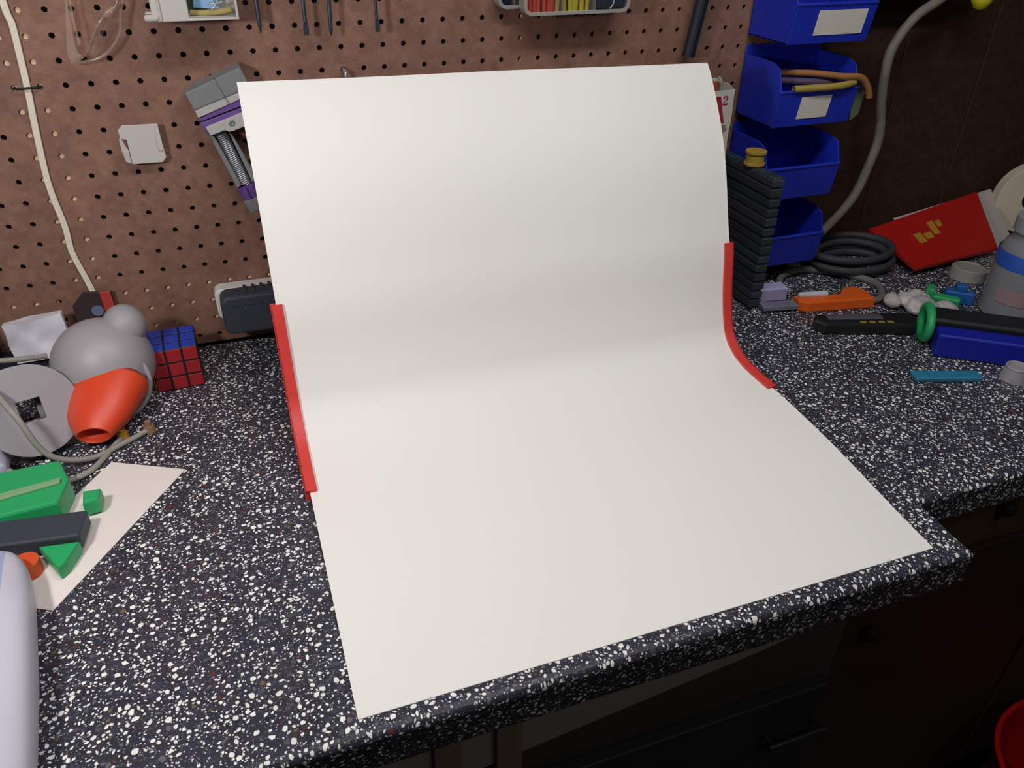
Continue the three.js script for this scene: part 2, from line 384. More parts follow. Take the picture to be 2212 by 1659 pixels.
// ------------------------------------------------------------------ on the pegboard, left
{ // flat white cord, three ribs
  const path = [[-0.009, 1.46], [-0.010, 1.33], [-0.008, 1.308], [-0.010, 1.272], [-0.012, 1.244], [-0.017, 1.195], [-0.021, 1.137], [-0.018, 1.086], [-0.019, 1.053], [-0.013, 1.018], [-0.009, 0.992], [-0.008, 0.972], [-0.004, 0.945], [0.0, 0.912]];
  const g = []; for (const k of [-1, 0, 1]) g.push(tube(path.map(([x, y]) => [x + k * 0.0021, y, 0.0026]), k ? 0.0015 : 0.0013, false, 120, 8));
  tag(obj('power_cable', g, M.cream), 'flat cream white cord running down the left of the pegboard', 'cord');
  tag(obj('cable_tie', tube([[-0.0254, 1.2434, -0.004], [-0.0252, 1.2434, 0.003], [-0.0195, 1.2438, 0.0062], [-0.011, 1.244, 0.0066], [-0.004, 1.244, 0.0055], [-0.0002, 1.2436, 0.002], [0, 1.2434, -0.004]], 0.0013, false, 40), M.black),
    'short black tie holding the white cord to the pegboard', 'cable tie');
}
{ // clear safety glasses hung by one end
  const t = thing('safety_glasses', 'clear plastic safety glasses hanging on the pegboard beside the white cord', 'safety glasses', [0, 0, 0]);
  obj('side_shield', plate([[0.0505, 1.352], [0.0493, 1.3301], [0.0436, 1.3041], [0.0382, 1.2809], [0.0385, 1.2735], [0.0418, 1.2678], [0.0525, 1.2742], [0.0487, 1.2786], [0.0478, 1.2905], [0.0514, 1.3248], [0.053, 1.352]], 0.016, 0.0185, 0.0006), M.clear, t);
  obj('temple', plate([[0.0559, 1.352], [0.0559, 1.3304], [0.0544, 1.3132], [0.054, 1.2955], [0.055, 1.2891], [0.0508, 1.2866], [0.052, 1.3045], [0.0516, 1.3176], [0.0534, 1.3305], [0.054, 1.352]], 0.021, 0.024, 0.0006), M.clear, t);
  const rim = [[0.0419, 1.2683, 0.016], [0.0605, 1.2706, 0.016], [0.0747, 1.2763, 0.017], [0.0864, 1.2869, 0.018], [0.0942, 1.2984, 0.019], [0.0991, 1.3153, 0.02], [0.1041, 1.3284, 0.021], [0.106, 1.352, 0.022]];
  obj('rim', tube(rim, 0.0016, false, 60), M.clear, t);
  { // curved lens between the rim and its upper edge
    const up = [[0.0525, 1.2742, 0.018], [0.0555, 1.2772, 0.024], [0.0638, 1.2887, 0.03], [0.0734, 1.3036, 0.034], [0.085, 1.3165, 0.034], [0.0966, 1.324, 0.03], [0.1, 1.332, 0.026], [0.103, 1.352, 0.024]];
    const A = new THREE.CatmullRomCurve3(rim.map((p) => V(...p))), B = new THREE.CatmullRomCurve3(up.map((p) => V(...p))), nn = 32, mm = 8, pos = [], idx = [], uv = [];
    for (let i = 0; i <= nn; i++) for (let j = 0; j <= mm; j++) { const p = A.getPoint(i / nn).lerp(B.getPoint(i / nn), j / mm); p.z += 0.005 * Math.sin(j / mm * Math.PI); pos.push(p.x, p.y, p.z); uv.push(i / nn, j / mm); }
    for (let i = 0; i < nn; i++) for (let j = 0; j < mm; j++) { const a = i * (mm + 1) + j; idx.push(a, a + 1, a + mm + 1, a + 1, a + mm + 2, a + mm + 1); }
    const g = new THREE.BufferGeometry(); g.setAttribute('position', new THREE.Float32BufferAttribute(pos, 3)); g.setAttribute('uv', new THREE.Float32BufferAttribute(uv, 2)); g.setIndex(idx); g.computeVertexNormals();
    obj('lens', g, M.pane, t);
    obj('lens_edge', tube(up, 0.0008, false, 60, 6), M.clear, t);
  }
  obj('nose_pad', mv(new THREE.SphereGeometry(0.008, 18, 12).scale(1, 0.45, 0.35), 0.0885, 1.317, 0.017, 0, 0, 0.6), M.clear, t);
  obj('hinge', [0, 1, 2, 3, 4].map((i) => mv(box(0.0016, 0.007, 0.007, 0.0005), 0.041 + i * 0.0021, 1.2715 + i * 0.0006, 0.0175, 0, 0, -0.5)), M.clear, t);
}
{ // pale grey open-fronted box
  const t = thing('storage_box', 'pale grey plastic box with an open window, fixed high on the pegboard', 'box', [0, 0, 0]);
  obj('body', plate([[0.1312, 1.42], [0.1312, 1.3175], [0.1345, 1.3098], [0.2177, 1.3095], [0.2177, 1.42]], 0.012, 0.05, 0.001, [[[0.1673, 1.3124], [0.1676, 1.416], [0.2150, 1.416], [0.2150, 1.3118]]]), M.palegrey, t);
  obj('back_plate', ext(0.134, 0.2165, 1.311, 1.419, 0.0008, 0.0118, 0.001), M.palegrey, t);
  obj('rib', mv(box(0.0022, 0.108, 0.0025, 0.0008), 0.1395, 1.365, 0.0508), M.palegrey, t);
  obj('latch_tab', [ext(0.1228, 0.1382, 1.3102, 1.3172, 0.034, 0.052, 0.0032), ext(0.1250, 0.137, 1.3175, 1.3192, 0.036, 0.049, 0.0008)], M.palegrey, t);
  tag(obj('foam_strip', tube([[0.1690, 1.3151, 0.03], [0.177, 1.3146, 0.031], [0.186, 1.3147, 0.032], [0.196, 1.3153, 0.034], [0.2045, 1.3165, 0.036], [0.2115, 1.3182, 0.037]], 0.0033, false, 40, 4), M.foam), 'pale yellow foam strip lying in the grey wall box', 'foam strip');
  const dg = [];
  tag(obj('green_card', ext(0.1685, 0.1775, 1.3126, 1.36, 0.013, 0.018, 0.0006), M.darkgreen), 'dark green card standing in the grey wall box', 'card');
  tag(obj('blue_card', mv(box(0.026, 0.042, 0.004, 0.0006), 0.1875, 1.3395, 0.0235, 0, 0, -0.06), M.skyblue), 'light blue packet standing in the grey wall box', 'packet');
  const c = [0.196, 1.3235, 0.036];
  for (let i = 0; i < 5; i++) { const a = i * 1.2566 + 0.35; dg.push(rod(c, [c[0] + Math.cos(a) * 0.008, c[1] + Math.sin(a) * 0.0055, c[2] + (i % 2 ? 0.003 : -0.003)], 0.0009, 8)); }
  dg.push(mv(new THREE.SphereGeometry(0.0016, 10, 8), ...c));
  tag(obj('star_fastener', dg, M.steel), 'shiny star-shaped metal fastener on the yellow foam strip', 'fastener');
}
{ // screwdrivers: only blades reach into the picture
  const list = [
    ['phillips', 0.2393, 1.2905, 0.0, 0.0024, 'dark cross-tip screwdriver hanging first, next to the grey box'],
    ['flat', 0.2893, 1.2865, 0.002, 0.0022, 'wide flat-tip screwdriver hanging second from the grey box'],
    ['phillips', 0.3175, 1.2845, 0.003, 0.0024, 'cross-tip screwdriver hanging between the two flat-tip screwdrivers'],
    ['flat', 0.3722, 1.2865, -0.002, 0.002, 'narrow flat-tip screwdriver hanging last in the row, farthest from the grey box']];
  const hc = [0xa81e1e, 0x222226, 0xa81e1e, 0x222226];
  list.forEach(([kind, x, y, lean, r, label], i) => {
    const t = thing('screwdriver', label, 'screwdriver', [x, y, 0.0205], null);
    t.rotation.z = -lean * 10;
    obj('shaft', mv(cyl(r, r, 0.13, 20), 0, 0.014 + 0.065, 0), M.darksteel, t);
    if (kind === 'phillips') obj('tip', [mv(cyl(r, r * 0.95, 0.006, 16), 0, 0.011, 0), mv(new THREE.CylinderGeometry(r * 0.95, 0.0006, 0.008, 4), 0, 0.004, 0)], M.darksteel, t);
    else obj('tip', [plate([[-r * 0.9, 0.016], [-r * 1.55, 0.007], [-r * 1.35, 0.0], [r * 1.35, 0.0], [r * 1.55, 0.007], [r * 0.9, 0.016]], -0.0009, 0.0009, 0.0002)], M.darksteel, t);
    obj('handle', mv(new THREE.LatheGeometry([[0.001, 0], [0.007, 0.001], [0.0085, 0.012], [0.012, 0.03], [0.013, 0.07], [0.011, 0.088], [0.001, 0.092]].map((p) => new THREE.Vector2(...p)), 20), 0, 0.14, 0), plastic(hc[i], 0.4), t);
  });
  const t = thing('tool_rail', 'steel rail on the pegboard that the four screwdrivers hang from', 'rail', [0, 0, 0]);
  obj('bar', plate([[0.225, 1.43], [0.225, 1.426], [0.39, 1.426], [0.39, 1.43]], 0.0005, 0.046, 0.0004, []), M.darksteel, t);
}
{ // small folded pocket
  const t = thing('wall_pocket', 'small pale grey folded pocket fixed to the pegboard left of the clamp', 'holder', [0, 0, 0]);
  obj('face', plate([[0.0669, 1.1941], [0.072, 1.1991], [0.1098, 1.1984], [0.1113, 1.1594], [0.1064, 1.1541], [0.0729, 1.1547], [0.0735, 1.1683], [0.0734, 1.183], [0.0671, 1.1846]], 0.0105, 0.0122, 0.0005), M.palegrey, t);
  const lf = obj('left_flap', plate([[0, 0.0295], [0.0028, 0.0295], [0.0045, 0.022], [0.0072, 0.016], [0.0072, 0], [0.0018, 0.003], [0.0, 0.015]], -0.0008, 0.0008, 0.0004), M.palegrey, t);
  lf.position.set(0.0660, 1.156, 0.0158); lf.rotation.y = 0.35;
  obj('right_lip', plate([[0.1073, 1.1985], [0.11, 1.1983], [0.1106, 1.1685], [0.1053, 1.169], [0.105, 1.186]], 0.0123, 0.0142, 0.0004), M.palegrey, t);
  obj('mount', ext(0.075, 0.107, 1.158, 1.194, 0.0004, 0.0103, 0.001), M.palegrey, t);
}
{ // printed clamp with a spring between two rails
  const t = thing('spring_clamp', 'grey and purple plastic spring clamp hanging slanted behind the white poster board', 'clamp', [0, 0, 0]);
  obj('jaw', plate([[0.1468, 1.2342], [0.2101, 1.2583], [0.2196, 1.2316], [0.2162, 1.236], [0.1531, 1.2152]], 0.0006, 0.0338, 0.001), M.greyprint, t);
  tag(obj('jaw_lip', plate([[0.1531, 1.2154], [0.2162, 1.2362], [0.2191, 1.2285], [0.1559, 1.206]], 0.0008, 0.032, 0.0008), M.greylight, t), 'lighter grey chamfer');
  obj('seam', mv(box(0.0005, 0.031, 0.0004, 0), 0.1865, 1.2335, 0.0339, 0, 0, 0.36), M.slate, t);
  obj('slide_upper', plate([[0.1633, 1.2093], [0.2171, 1.2272], [0.2197, 1.2202], [0.1582, 1.2017], [0.1553, 1.2044], [0.1651, 1.2078]], 0.0008, 0.03, 0.0006), M.purple, t);
  obj('slide_lower', plate([[0.1563, 1.1997], [0.2199, 1.218], [0.2211, 1.2126], [0.1615, 1.1947], [0.1664, 1.1843], [0.1633, 1.1845], [0.1576, 1.1958]], 0.0008, 0.03, 0.0006), M.purple, t);
  obj('slot', plate([[0.1575, 1.2007], [0.2199, 1.2196], [0.22, 1.2184], [0.1575, 1.1998]], 0.002, 0.027, 0), M.black, t);
  obj('cover_plate', plate([[0.1615, 1.1952], [0.2167, 1.2133], [0.2184, 1.1975], [0.1914, 1.1893], [0.1865, 1.1886], [0.1821, 1.1908], [0.1655, 1.1857]], 0.012, 0.034, 0.0006), M.greylight, t);
  obj('screw', [mv(cyl(0.0036, 0.0036, 0.0012, 20), 0.191, 1.1985, 0.0344, Math.PI / 2), mv(new THREE.TorusGeometry(0.0024, 0.0005, 8, 20), 0.1905, 1.1985, 0.0351)], M.steel, t);
  obj('rail', plate([[0.1644, 1.1829], [0.1686, 1.1836], [0.1891, 1.1223], [0.1841, 1.1187]], 0.006, 0.026, 0.0006), M.greyprint, t);
  obj('rail', plate([[0.1859, 1.1855], [0.1896, 1.1819], [0.2081, 1.1287], [0.2024, 1.1245]], 0.006, 0.026, 0.0006), M.greyprint, t);
  obj('rail_back', plate([[0.166, 1.1829], [0.188, 1.1836], [0.2051, 1.1243], [0.1861, 1.1187]], 0.0015, 0.0055, 0.0004), M.slate, t);
  const a = V(0.1757, 1.1862, 0.0165), b = V(0.1945, 1.121, 0.0165), ax = b.clone().sub(a), L = ax.length(); ax.normalize();
  const e1 = V(0, 0, 1), e2 = new THREE.Vector3().crossVectors(ax, e1), turns = 30, hp = [];
  for (let i = 0; i <= turns * 14; i++) { const q = i / 14 * Math.PI * 2, p = a.clone().addScaledVector(ax, L * i / (turns * 14)).addScaledVector(e1, Math.cos(q) * 0.0068).addScaledVector(e2, Math.sin(q) * 0.0068); hp.push([p.x, p.y, p.z]); }
  obj('spring', new THREE.TubeGeometry(new THREE.CatmullRomCurve3(hp.map((p) => V(...p))), turns * 14, 0.00105, 8), M.steel, t);
  const kn = new THREE.Group(); kn.name = 'knurled_knob'; kn.position.set(0.1965, 1.1125, 0.0185); kn.rotation.z = 0.28; t.add(kn);
  obj('core', cyl(0.0115, 0.0115, 0.015, 40), M.purple, kn);
  const rg = []; for (let i = 0; i < 30; i++) { const q = i / 30 * Math.PI * 2; rg.push(mv(box(0.0013, 0.0142, 0.0016, 0.0004), 0, 0, 0.0118, 0, q)); }
  obj('ridges', rg, M.purple, kn);
  obj('tail', plate([[0.1885, 1.102], [0.2118, 1.1092], [0.2172, 1.0927], [0.1941, 1.0879]], 0.002, 0.03, 0.001), M.greyprint, t);
}
tag(obj('peg_hook', [tube([[0.3302, 1.2434, -0.006], [0.3302, 1.2434, 0.006], [0.3303, 1.2425, 0.011], [0.3305, 1.238, 0.0135], [0.3307, 1.224, 0.0138], [0.3308, 1.214, 0.018], [0.3309, 1.212, 0.03], [0.331, 1.216, 0.036]], 0.0023, false, 60)], M.steel), 'small shiny steel hook in a pegboard hole above the poster board', 'hook');
{ // black-cased brick with a white back
  const t = thing('power_brick', 'black ribbed power brick with a white back shell on the pegboard just above the worktop', 'power supply', [0, 0, 0]);
  obj('back_shell', [plate(rrect(0.1315, 0.31, 0.943, 0.9865, 0.0085), 0.0006, 0.021, 0.0016), plate(rrect(0.1335, 0.309, 0.945, 0.985, 0.0078), 0.0205, 0.0235, 0.0006)], M.white, t);
  obj('case', plate(rrect(0.1375, 0.309, 0.9345, 0.989, 0.0105), 0.0236, 0.0535, 0.004), M.slate, t);
  const rb = []; for (let i = 0; i < 13; i++) rb.push(mv(box(0.0042, 0.0024, 0.02, 0.0006), 0.170 + i * 0.0105, 0.9896, 0.034));
  obj('top_rib', rb, M.slate, t);
  const rc = []; for (let i = 0; i < 14; i++) rc.push(mv(box(0.0058, 0.002, 0.0016, 0.0005), 0.154 + i * 0.0105, 0.9765, 0.0538));
  obj('front_rib', rc, M.slate, t);
}
// ------------------------------------------------------------------ top middle: clear cases and the dark bar
function clearCase(x0, x1, y0, y1, z0, z1, divs, label) {
  const t = thing('clear_case', label, 'case', [0, 0, 0]);
  const r = 0.011, w = 0.0016;
  obj('frame', plate(rrect(x0, x1, y0, y1, r), z0, z1, 0.0005, [rrect(x0 + w, x1 - w, y0 + w, y1 - w, r - w)]), M.frosted, t);
  obj('front_rim', [plate(rrect(x0, x1, y0, y1, r), z1, z1 + 0.0022, 0.0006, [rrect(x0 + 0.0042, x1 - 0.0042, y0 + 0.0042, y1 - 0.0042, r - 0.0042)])], M.frosted, t);
  obj('lid', plate(rrect(x0 + w, x1 - w, y0 + w, y1 - w, r - w), z1 - 0.0011, z1 - 0.0003, 0.0001), M.pane, t);
  obj('back', plate(rrect(x0 + w, x1 - w, y0 + w, y1 - w, r - w), z0 + 0.0005, z0 + 0.0015, 0.0002), M.frosted, t);
  for (const x of divs) obj('divider', mv(box(0.0013, y1 - y0 - 2 * w - 0.0006, z1 - z0 - 0.004, 0.0003), x, (y0 + y1) / 2, (z0 + z1) / 2), M.frosted, t);
}
clearCase(0.5225, 0.628, 1.3052, 1.42, 0.0012, 0.018, [0.545], 'clear plastic case hanging behind the other one, its edge showing at the left');
clearCase(0.5475, 0.69, 1.2995, 1.42, 0.0225, 0.041, [0.6, 0.6435], 'front clear divided plastic case full of coloured tubing at the top of the pegboard');
tag(obj('dark_tubing', ext(0.5275, 0.5418, 1.3085, 1.4, 0.004, 0.016, 0.003), M.navy), 'dark navy tubing in the rear clear case', 'tubing');
{
  const put = (name, x, w, mat, label, cat, group, dx = 0) => {
    const g = new THREE.CylinderGeometry(w / 2, w / 2, 0.1, 14, 1, false).scale(1, 1, 0.8);
    const m = tag(obj(name, g, mat), label, cat, group); m.position.set(x, 1.352, 0.0315); m.rotation.z = dx; return m; };
  for (let i = 0; i < 4; i++) put('red_tube', 0.5545 + i * 0.0052, 0.0049, M.redtube, `${['first', 'second', 'third', 'fourth'][i]} thin red tube from the left wall of the front clear case`, 'tubing', 'thin red tubes in the clear case');
  put('red_tube', 0.5765, 0.0055, M.redtube, 'slanting red tube beside the wide flat one in the clear case', 'tubing', null, 0.03);
  tag(obj('red_tube', ext(0.5812, 0.5895, 1.302, 1.402, 0.027, 0.036, 0.002), M.redtube), 'wide flat red tube in the clear case', 'tubing');
  put('tan_tube', 0.5957, 0.0065, M.tan, 'tan tube left of the yellow tubes in the clear case', 'tubing', null, -0.02);
  [[0.6035, 0.0055, 0.02], [0.611, 0.008, 0.05], [0.6205, 0.008, -0.03], [0.6285, 0.0065, -0.01], [0.6355, 0.005, 0]].forEach(([x, w, a], i) => put('yellow_tube', x, w, M.yellow, `${['thin leftmost', 'broad slanting second', 'broad middle', 'slimmer fourth', 'thin rightmost'][i]} yellow tube in the middle of the front clear case`, 'tubing', 'yellow tubes in the clear case', a));
  tag(obj('dark_tubing', ext(0.6458, 0.686, 1.303, 1.4, 0.025, 0.037, 0.004), M.slate), 'bundle of dark grey tubing in the right compartment of the front clear case', 'tubing');
  tag(obj('white_tie', tube([[0.664, 1.304, 0.0384], [0.668, 1.309, 0.0388], [0.6685, 1.316, 0.0388], [0.666, 1.324, 0.0386], [0.667, 1.34, 0.0384]], 0.0009, false, 30, 8), M.white), 'thin white tie across the dark tubing in the clear case', 'cable tie');
}
{
  const t = thing('hanging_bar', 'dark slender bar hanging slanted on the pegboard left of the blue bins', 'bar', [0, 0, 0]);
  obj('bar', [rod([0.7996, 1.2392, 0.0165], [0.8185, 1.36, 0.0165], 0.0085, 20)], M.navy, t);
  obj('groove', rod([0.799, 1.243, 0.0243], [0.817, 1.358, 0.0243], 0.0016, 8), M.black, t);
  obj('end_cap', rod([0.7993, 1.237, 0.0165], [0.7998, 1.2402, 0.0165], 0.0089, 20), M.black, t);
}

// ------------------------------------------------------------------ right: white carton, dark rack, blue bins
{
  const t = thing('carton', 'torn white carton with a red numeral at the right edge of the poster board', 'carton', [0, 0, 0]);
  const x0 = 0.745, x1 = 0.862, y0 = 1.095, y1 = 1.1962, z0 = 0.0006, z1 = 0.0495, w = 0.0011;
  const C = std(0xcfd0c4, 0.8, { bumpMap: fineBump, bumpScale: 0.0002 });
  obj('front', plate([[x0, y0], [x1, y0], [x1, y1], [x0, y1]], z1 - w, z1, 0.0002), C, t);
  obj('back', plate([[x0, y0], [x1, y0], [x1, 1.201], [0.84, 1.206], [0.80, 1.2], [x0, 1.204]], z0, z0 + w, 0.0002), C, t);
  const side = plate([[-z1, y0], [-z0, y0], [-z0, 1.2012], [-0.006, 1.2055], [-0.011, 1.204], [-0.014, 1.1995], [-0.022, 1.2005], [-0.028, 1.2015], [-0.036, 1.1985], [-0.044, 1.1968], [-z1, y1]], x1 - w, x1, 0.0002); side.rotateY(Math.PI / 2);
  obj('torn_side', side, C, t);
  obj('left_side', ext(x0, x0 + w, y0, y1, z0, z1, 0), C, t);
  obj('bottom', ext(x0, x1, y0, y0 + w, z0, z1, 0), C, t);
  tag(obj('red_print', plate([[0.775, 1.1885], [0.8395, 1.1885], [0.8505, 1.1515], [0.786, 1.1515]], z1, z1 + 0.0003, 0), std(0xa8283a, 0.7), t), 'red printed bar');
  const font = await new FontLoader().loadAsync('fonts/droid/droid_serif_bold.typeface.json');
  const two = new TextGeometry('2', { font, size: 0.0125, depth: 0.0003, bevelEnabled: false });
  two.translate(0.8432, 1.1763, z1);
  tag(obj('printed_number', two, std(0xb02a2a, 0.7), t), 'red numeral 2');
  obj('torn_patch', plate([[0.842, 1.15], [0.853, 1.149], [0.857, 1.142], [0.851, 1.1375], [0.846, 1.139], [0.84, 1.143]], z1, z1 + 0.0005, 0.0001), std(0x8d7a6e, 0.9), t);
  tag(obj('orange_plug', mv(cyl(0.008, 0.008, 0.012, 20), 0.850, 1.1935, 0.0125), plastic(0x9c4a2c, 0.5)), 'small orange brown plug in the torn white carton', 'plug');
}
{
  const t = thing('ribbed_rack', 'tall dark ribbed rack of shallow trays standing under the blue bins', 'rack', [0, TOP, 0]);
  obj('body', ext(0.876, 0.892, 0.0, 0.2, 0.006, 0.15, 0.002), M.rack, t);
  for (let i = 0; i < 14; i++) obj('tray', ext(0.8748 - (i % 4 === 0 ? 0.001 : 0), 0.8935, 0.004 + i * 0.0141, 0.0155 + i * 0.0141 - (i % 3 === 0 ? 0.0 : 0.0016), 0.005, 0.152, 0.0012), i % 4 === 1 ? M.slate : M.rack, t);
  tag(obj('yellow_spool', [mv(cyl(0.013, 0.013, 0.018, 24), 0.884, TOP + 0.2105, 0.09), mv(cyl(0.015, 0.015, 0.003, 24), 0.884, TOP + 0.2032, 0.09), mv(cyl(0.015, 0.015, 0.003, 24), 0.884, TOP + 0.2195, 0.09)], plastic(0xb89a3a, 0.5)), 'little dull yellow spool on top of the dark ribbed rack', 'spool');
}
function bin(y, label, card) {
  const t = thing('storage_bin', label, 'bin', [0.9, y, 0.0]);
  const W = 0.128, D = 0.1, H = 0.083, w = 0.0024;
  const side = () => { const g = plate([[-0.004, 0], [-D + 0.008, 0], [-D, 0.046], [-D + 0.012, H - 0.006], [-D + 0.03, H], [-0.004, H]], 0, w, 0.0006); g.rotateY(Math.PI / 2); return g; };
  obj('shell', [mv(side(), 0, 0, 0), mv(side(), W - w, 0, 0), ext(0, W, 0, w, 0.004, D - 0.008, 0.0006), ext(0, W, 0, H + 0.012, 0.004, 0.0064, 0.0008)], M.blue, t);
  const f = mv(box(W, 0.05, w, 0.0008), W / 2, 0.0248, 0.0958, 0.16); obj('front_lip', [f, mv(box(W + 0.001, 0.004, 0.006, 0.0016), W / 2, 0.0488, 0.099)], M.blue, t);
  if (card) obj('label_card', mv(box(card, 0.031, 0.0008, 0.0002), 0.036 + card / 2, 0.026, 0.0979, 0.16), M.label, t);
  return t;
}
bin(1.259, 'topmost blue plastic bin with a white label, cut by the top of the picture', 0.078);
bin(1.151, 'second blue bin from the top, filled with cords over its white label', 0.05);
bin(1.044, 'third blue bin from the top, empty and without a label', 0);
bin(0.936, 'lowest blue plastic bin, nearest to the worktop', 0);
tag(obj('orange_cable', tube([[0.93, 1.215, 0.05], [0.96, 1.219, 0.085], [0.995, 1.216, 0.1], [1.025, 1.2135, 0.104], [1.04, 1.2, 0.105], [1.047, 1.186, 0.105]], 0.0045, false, 40), plastic(0x9c6a3e, 0.6)), 'orange brown cord drooping over the right of the second blue bin', 'cord');
tag(obj('purple_cable', tube([[0.922, 1.205, 0.05], [0.95, 1.208, 0.08], [0.985, 1.207, 0.09], [1.018, 1.206, 0.075]], 0.005, false, 40), plastic(0x54405f, 0.6)), 'purple grey cord lying in the second blue bin', 'cord');
tag(obj('yellow_cable', tube([[0.918, 1.204, 0.101], [0.95, 1.2045, 0.105], [0.99, 1.205, 0.106], [1.018, 1.207, 0.101]], 0.0048, false, 40), plastic(0xa8974a, 0.55)), 'dull yellow cord along the front lip of the second blue bin', 'cord');
tag(obj('green_tag', plate([[1.031, 1.196], [1.049, 1.191], [1.046, 1.16], [1.034, 1.152], [1.0305, 1.165]], 0.09, 0.0935, 0.0008), plastic(0x5c6b50, 0.6)), 'grey green tag hanging at the right of the second blue bin', 'tag');
tag(obj('grey_cable', tube([[1.25, 1.36, 0.052], [1.19, 1.305, 0.05], [1.147, 1.279, 0.05], [1.121, 1.243, 0.05], [1.117, 1.209, 0.05], [1.124, 1.162, 0.05], [1.137, 1.113, 0.05], [1.133, 1.07, 0.05], [1.115, 1.011, 0.05], [1.078, 0.955, 0.04], [1.056, 0.93, 0.026], [1.036, 0.909, 0.018]], 0.0072, false, 120), plastic(0x7d776b, 0.55)), 'thick grey cable curving down the dark planks right of the bins', 'cable');
{
  const t = thing('wooden_rail', 'tan wooden rail at the top of the dark planks', 'rail', [0, 0, 0]);
  obj('board', ext(1.046, 1.235, 1.301, 1.345, -0.0075, 0.035, 0.002), std(0x8b7a58, 0.7), t);
}
{
  const t = thing('yellow_driver', 'yellow round-ended handle hanging at the top of the dark planks', 'tool', [1.263, 1.299, 0.05]);
  obj('handle', mv(new THREE.LatheGeometry([[0.0005, -0.015], [0.009, -0.0125], [0.0145, -0.003], [0.0145, 0.006], [0.011, 0.02], [0.012, 0.05], [0.0005, 0.056]].map((p) => new THREE.Vector2(...p)), 24), 0, 0, 0), plastic(0xd8cc28, 0.4), t);
  obj('shaft', rod([0, 0.05, 0], [0, 0.16, 0], 0.003), M.darksteel, t);
}

// ------------------------------------------------------------------ on the worktop, left
{ // puzzle cube, every sticker its own piece
  const t = thing('puzzle_cube', 'twisty puzzle cube with a blue top and a red front, by the pegboard', 'puzzle cube', [0.0738, TOP, 0.0795]);
  t.rotation.y = 0.06;
  obj('core', mv(box(0.0565, 0.0565, 0.0565, 0.002), 0, 0.0285, 0), M.black, t);
  for (let i = -1; i <= 1; i++) for (let j = -1; j <= 1; j++) {
    obj('sticker', mv(box(0.0165, 0.0012, 0.0165, 0.0006), i * 0.0189, 0.0568, j * 0.0189), M.cubeblue, t);
    obj('sticker', mv(box(0.0165, 0.0165, 0.0012, 0.0006), i * 0.0189, 0.0285 + j * 0.0189, 0.0284), M.cubered, t);
    obj('sticker', mv(box(0.0012, 0.0165, 0.0165, 0.0006), -0.0284, 0.0285 + j * 0.0189, i * 0.0189), M.cubewhite, t);
  }
}
{ // round grey tool with an orange-red nozzle
  const t = thing('rounded_tool', 'round grey plastic tool with an orange-red nozzle, left of the puzzle cube', 'tool', [0.0, TOP, 0.115]);
  obj('body', mv(new THREE.SphereGeometry(0.056, 48, 32).scale(1.0, 0.98, 0.95), 0, 0.0552, 0), M.grey, t);
  obj('cap', mv(new THREE.SphereGeometry(0.024, 28, 20).scale(1, 1.1, 1), 0.031, 0.094, -0.012), M.grey, t);
  const a = V(0.002, 0.042, 0.028), b = V(-0.012, 0.0215, 0.098), d = b.clone().sub(a);
  const g = new THREE.LatheGeometry([[0.0005, 0], [0.046, 0], [0.0475, 0.006], [0.034, 0.05], [0.019, d.length()], [0.016, d.length()], [0.014, 0.055], [0.0005, 0.054]].map((p) => new THREE.Vector2(...p)), 36);
  g.scale(1, 1, 0.72); g.applyQuaternion(new THREE.Quaternion().setFromUnitVectors(V(0, 1, 0), d.clone().normalize())); g.translate(a.x, a.y, a.z);
  obj('nozzle', g, plastic(0xe04a2a, 0.35), t);
  obj('collar', mv(new THREE.TorusGeometry(0.046, 0.0032, 10, 40), 0.002, 0.046, 0.031, -0.25), M.grey, t);
  obj('foot', mv(cyl(0.03, 0.034, 0.004, 28), 0, 0.002, 0), M.black, t);
}
{
  const t = thing('leaning_card', 'dark card with a red strip leaning on the pegboard behind the round tool', 'card', [0, 0, 0]);
  obj('panel', plate([[-0.036, TOP + 0.0005], [0.012, TOP + 0.0005], [0.012, 0.999], [-0.02, 1.002], [-0.036, 0.985]], 0.0065, 0.0095, 0.0006), std(0x3a2c30, 0.6), t);
  tag(obj('red_strip', plate([[0.0, 0.93], [0.0125, 0.93], [0.0105, 1.0], [-0.0015, 1.0]], 0.0096, 0.0112, 0.0004), std(0xb8403c, 0.5), t), 'red strip');
  obj('blue_dot', mv(cyl(0.007, 0.007, 0.001, 20), -0.0095, 0.975, 0.0101, Math.PI / 2), std(0x6a7896, 0.5), t);
  tag(obj('dark_case', ext(-0.185, -0.052, TOP, TOP + 0.034, 0.004, 0.075, 0.003), M.navy), 'dark navy flat case on the worktop under the white packet', 'case');
  const w = thing('white_packet', 'crinkled white packet resting on the dark case by the pegboard', 'packet', [0, 0, 0]);
  const g = new THREE.BoxGeometry(0.066, 0.05, 0.026, 10, 8, 4), p = g.attributes.position, n = lattice(7);
  for (let i = 0; i < p.count; i++) { const q = n(p.getX(i) * 9 + 0.5, p.getY(i) * 9 + p.getZ(i) * 7 + 0.5) - 0.5; p.setXYZ(i, p.getX(i) + q * 0.006, p.getY(i) + q * 0.004, p.getZ(i) * (1 - 0.5 * Math.abs(p.getX(i)) / 0.033) + q * 0.008); }
  g.computeVertexNormals();
  obj('wrapper', mv(g, -0.076, TOP + 0.0615, 0.034, -0.12, 0, 0.1), std(0xdcdae4, 0.5), w);
  tag(obj('dark_block', ext(-0.2, -0.128, TOP + 0.0342, TOP + 0.09, 0.006, 0.07, 0.004), M.black), 'black block standing on the dark case at the left edge of the picture', 'box');
}
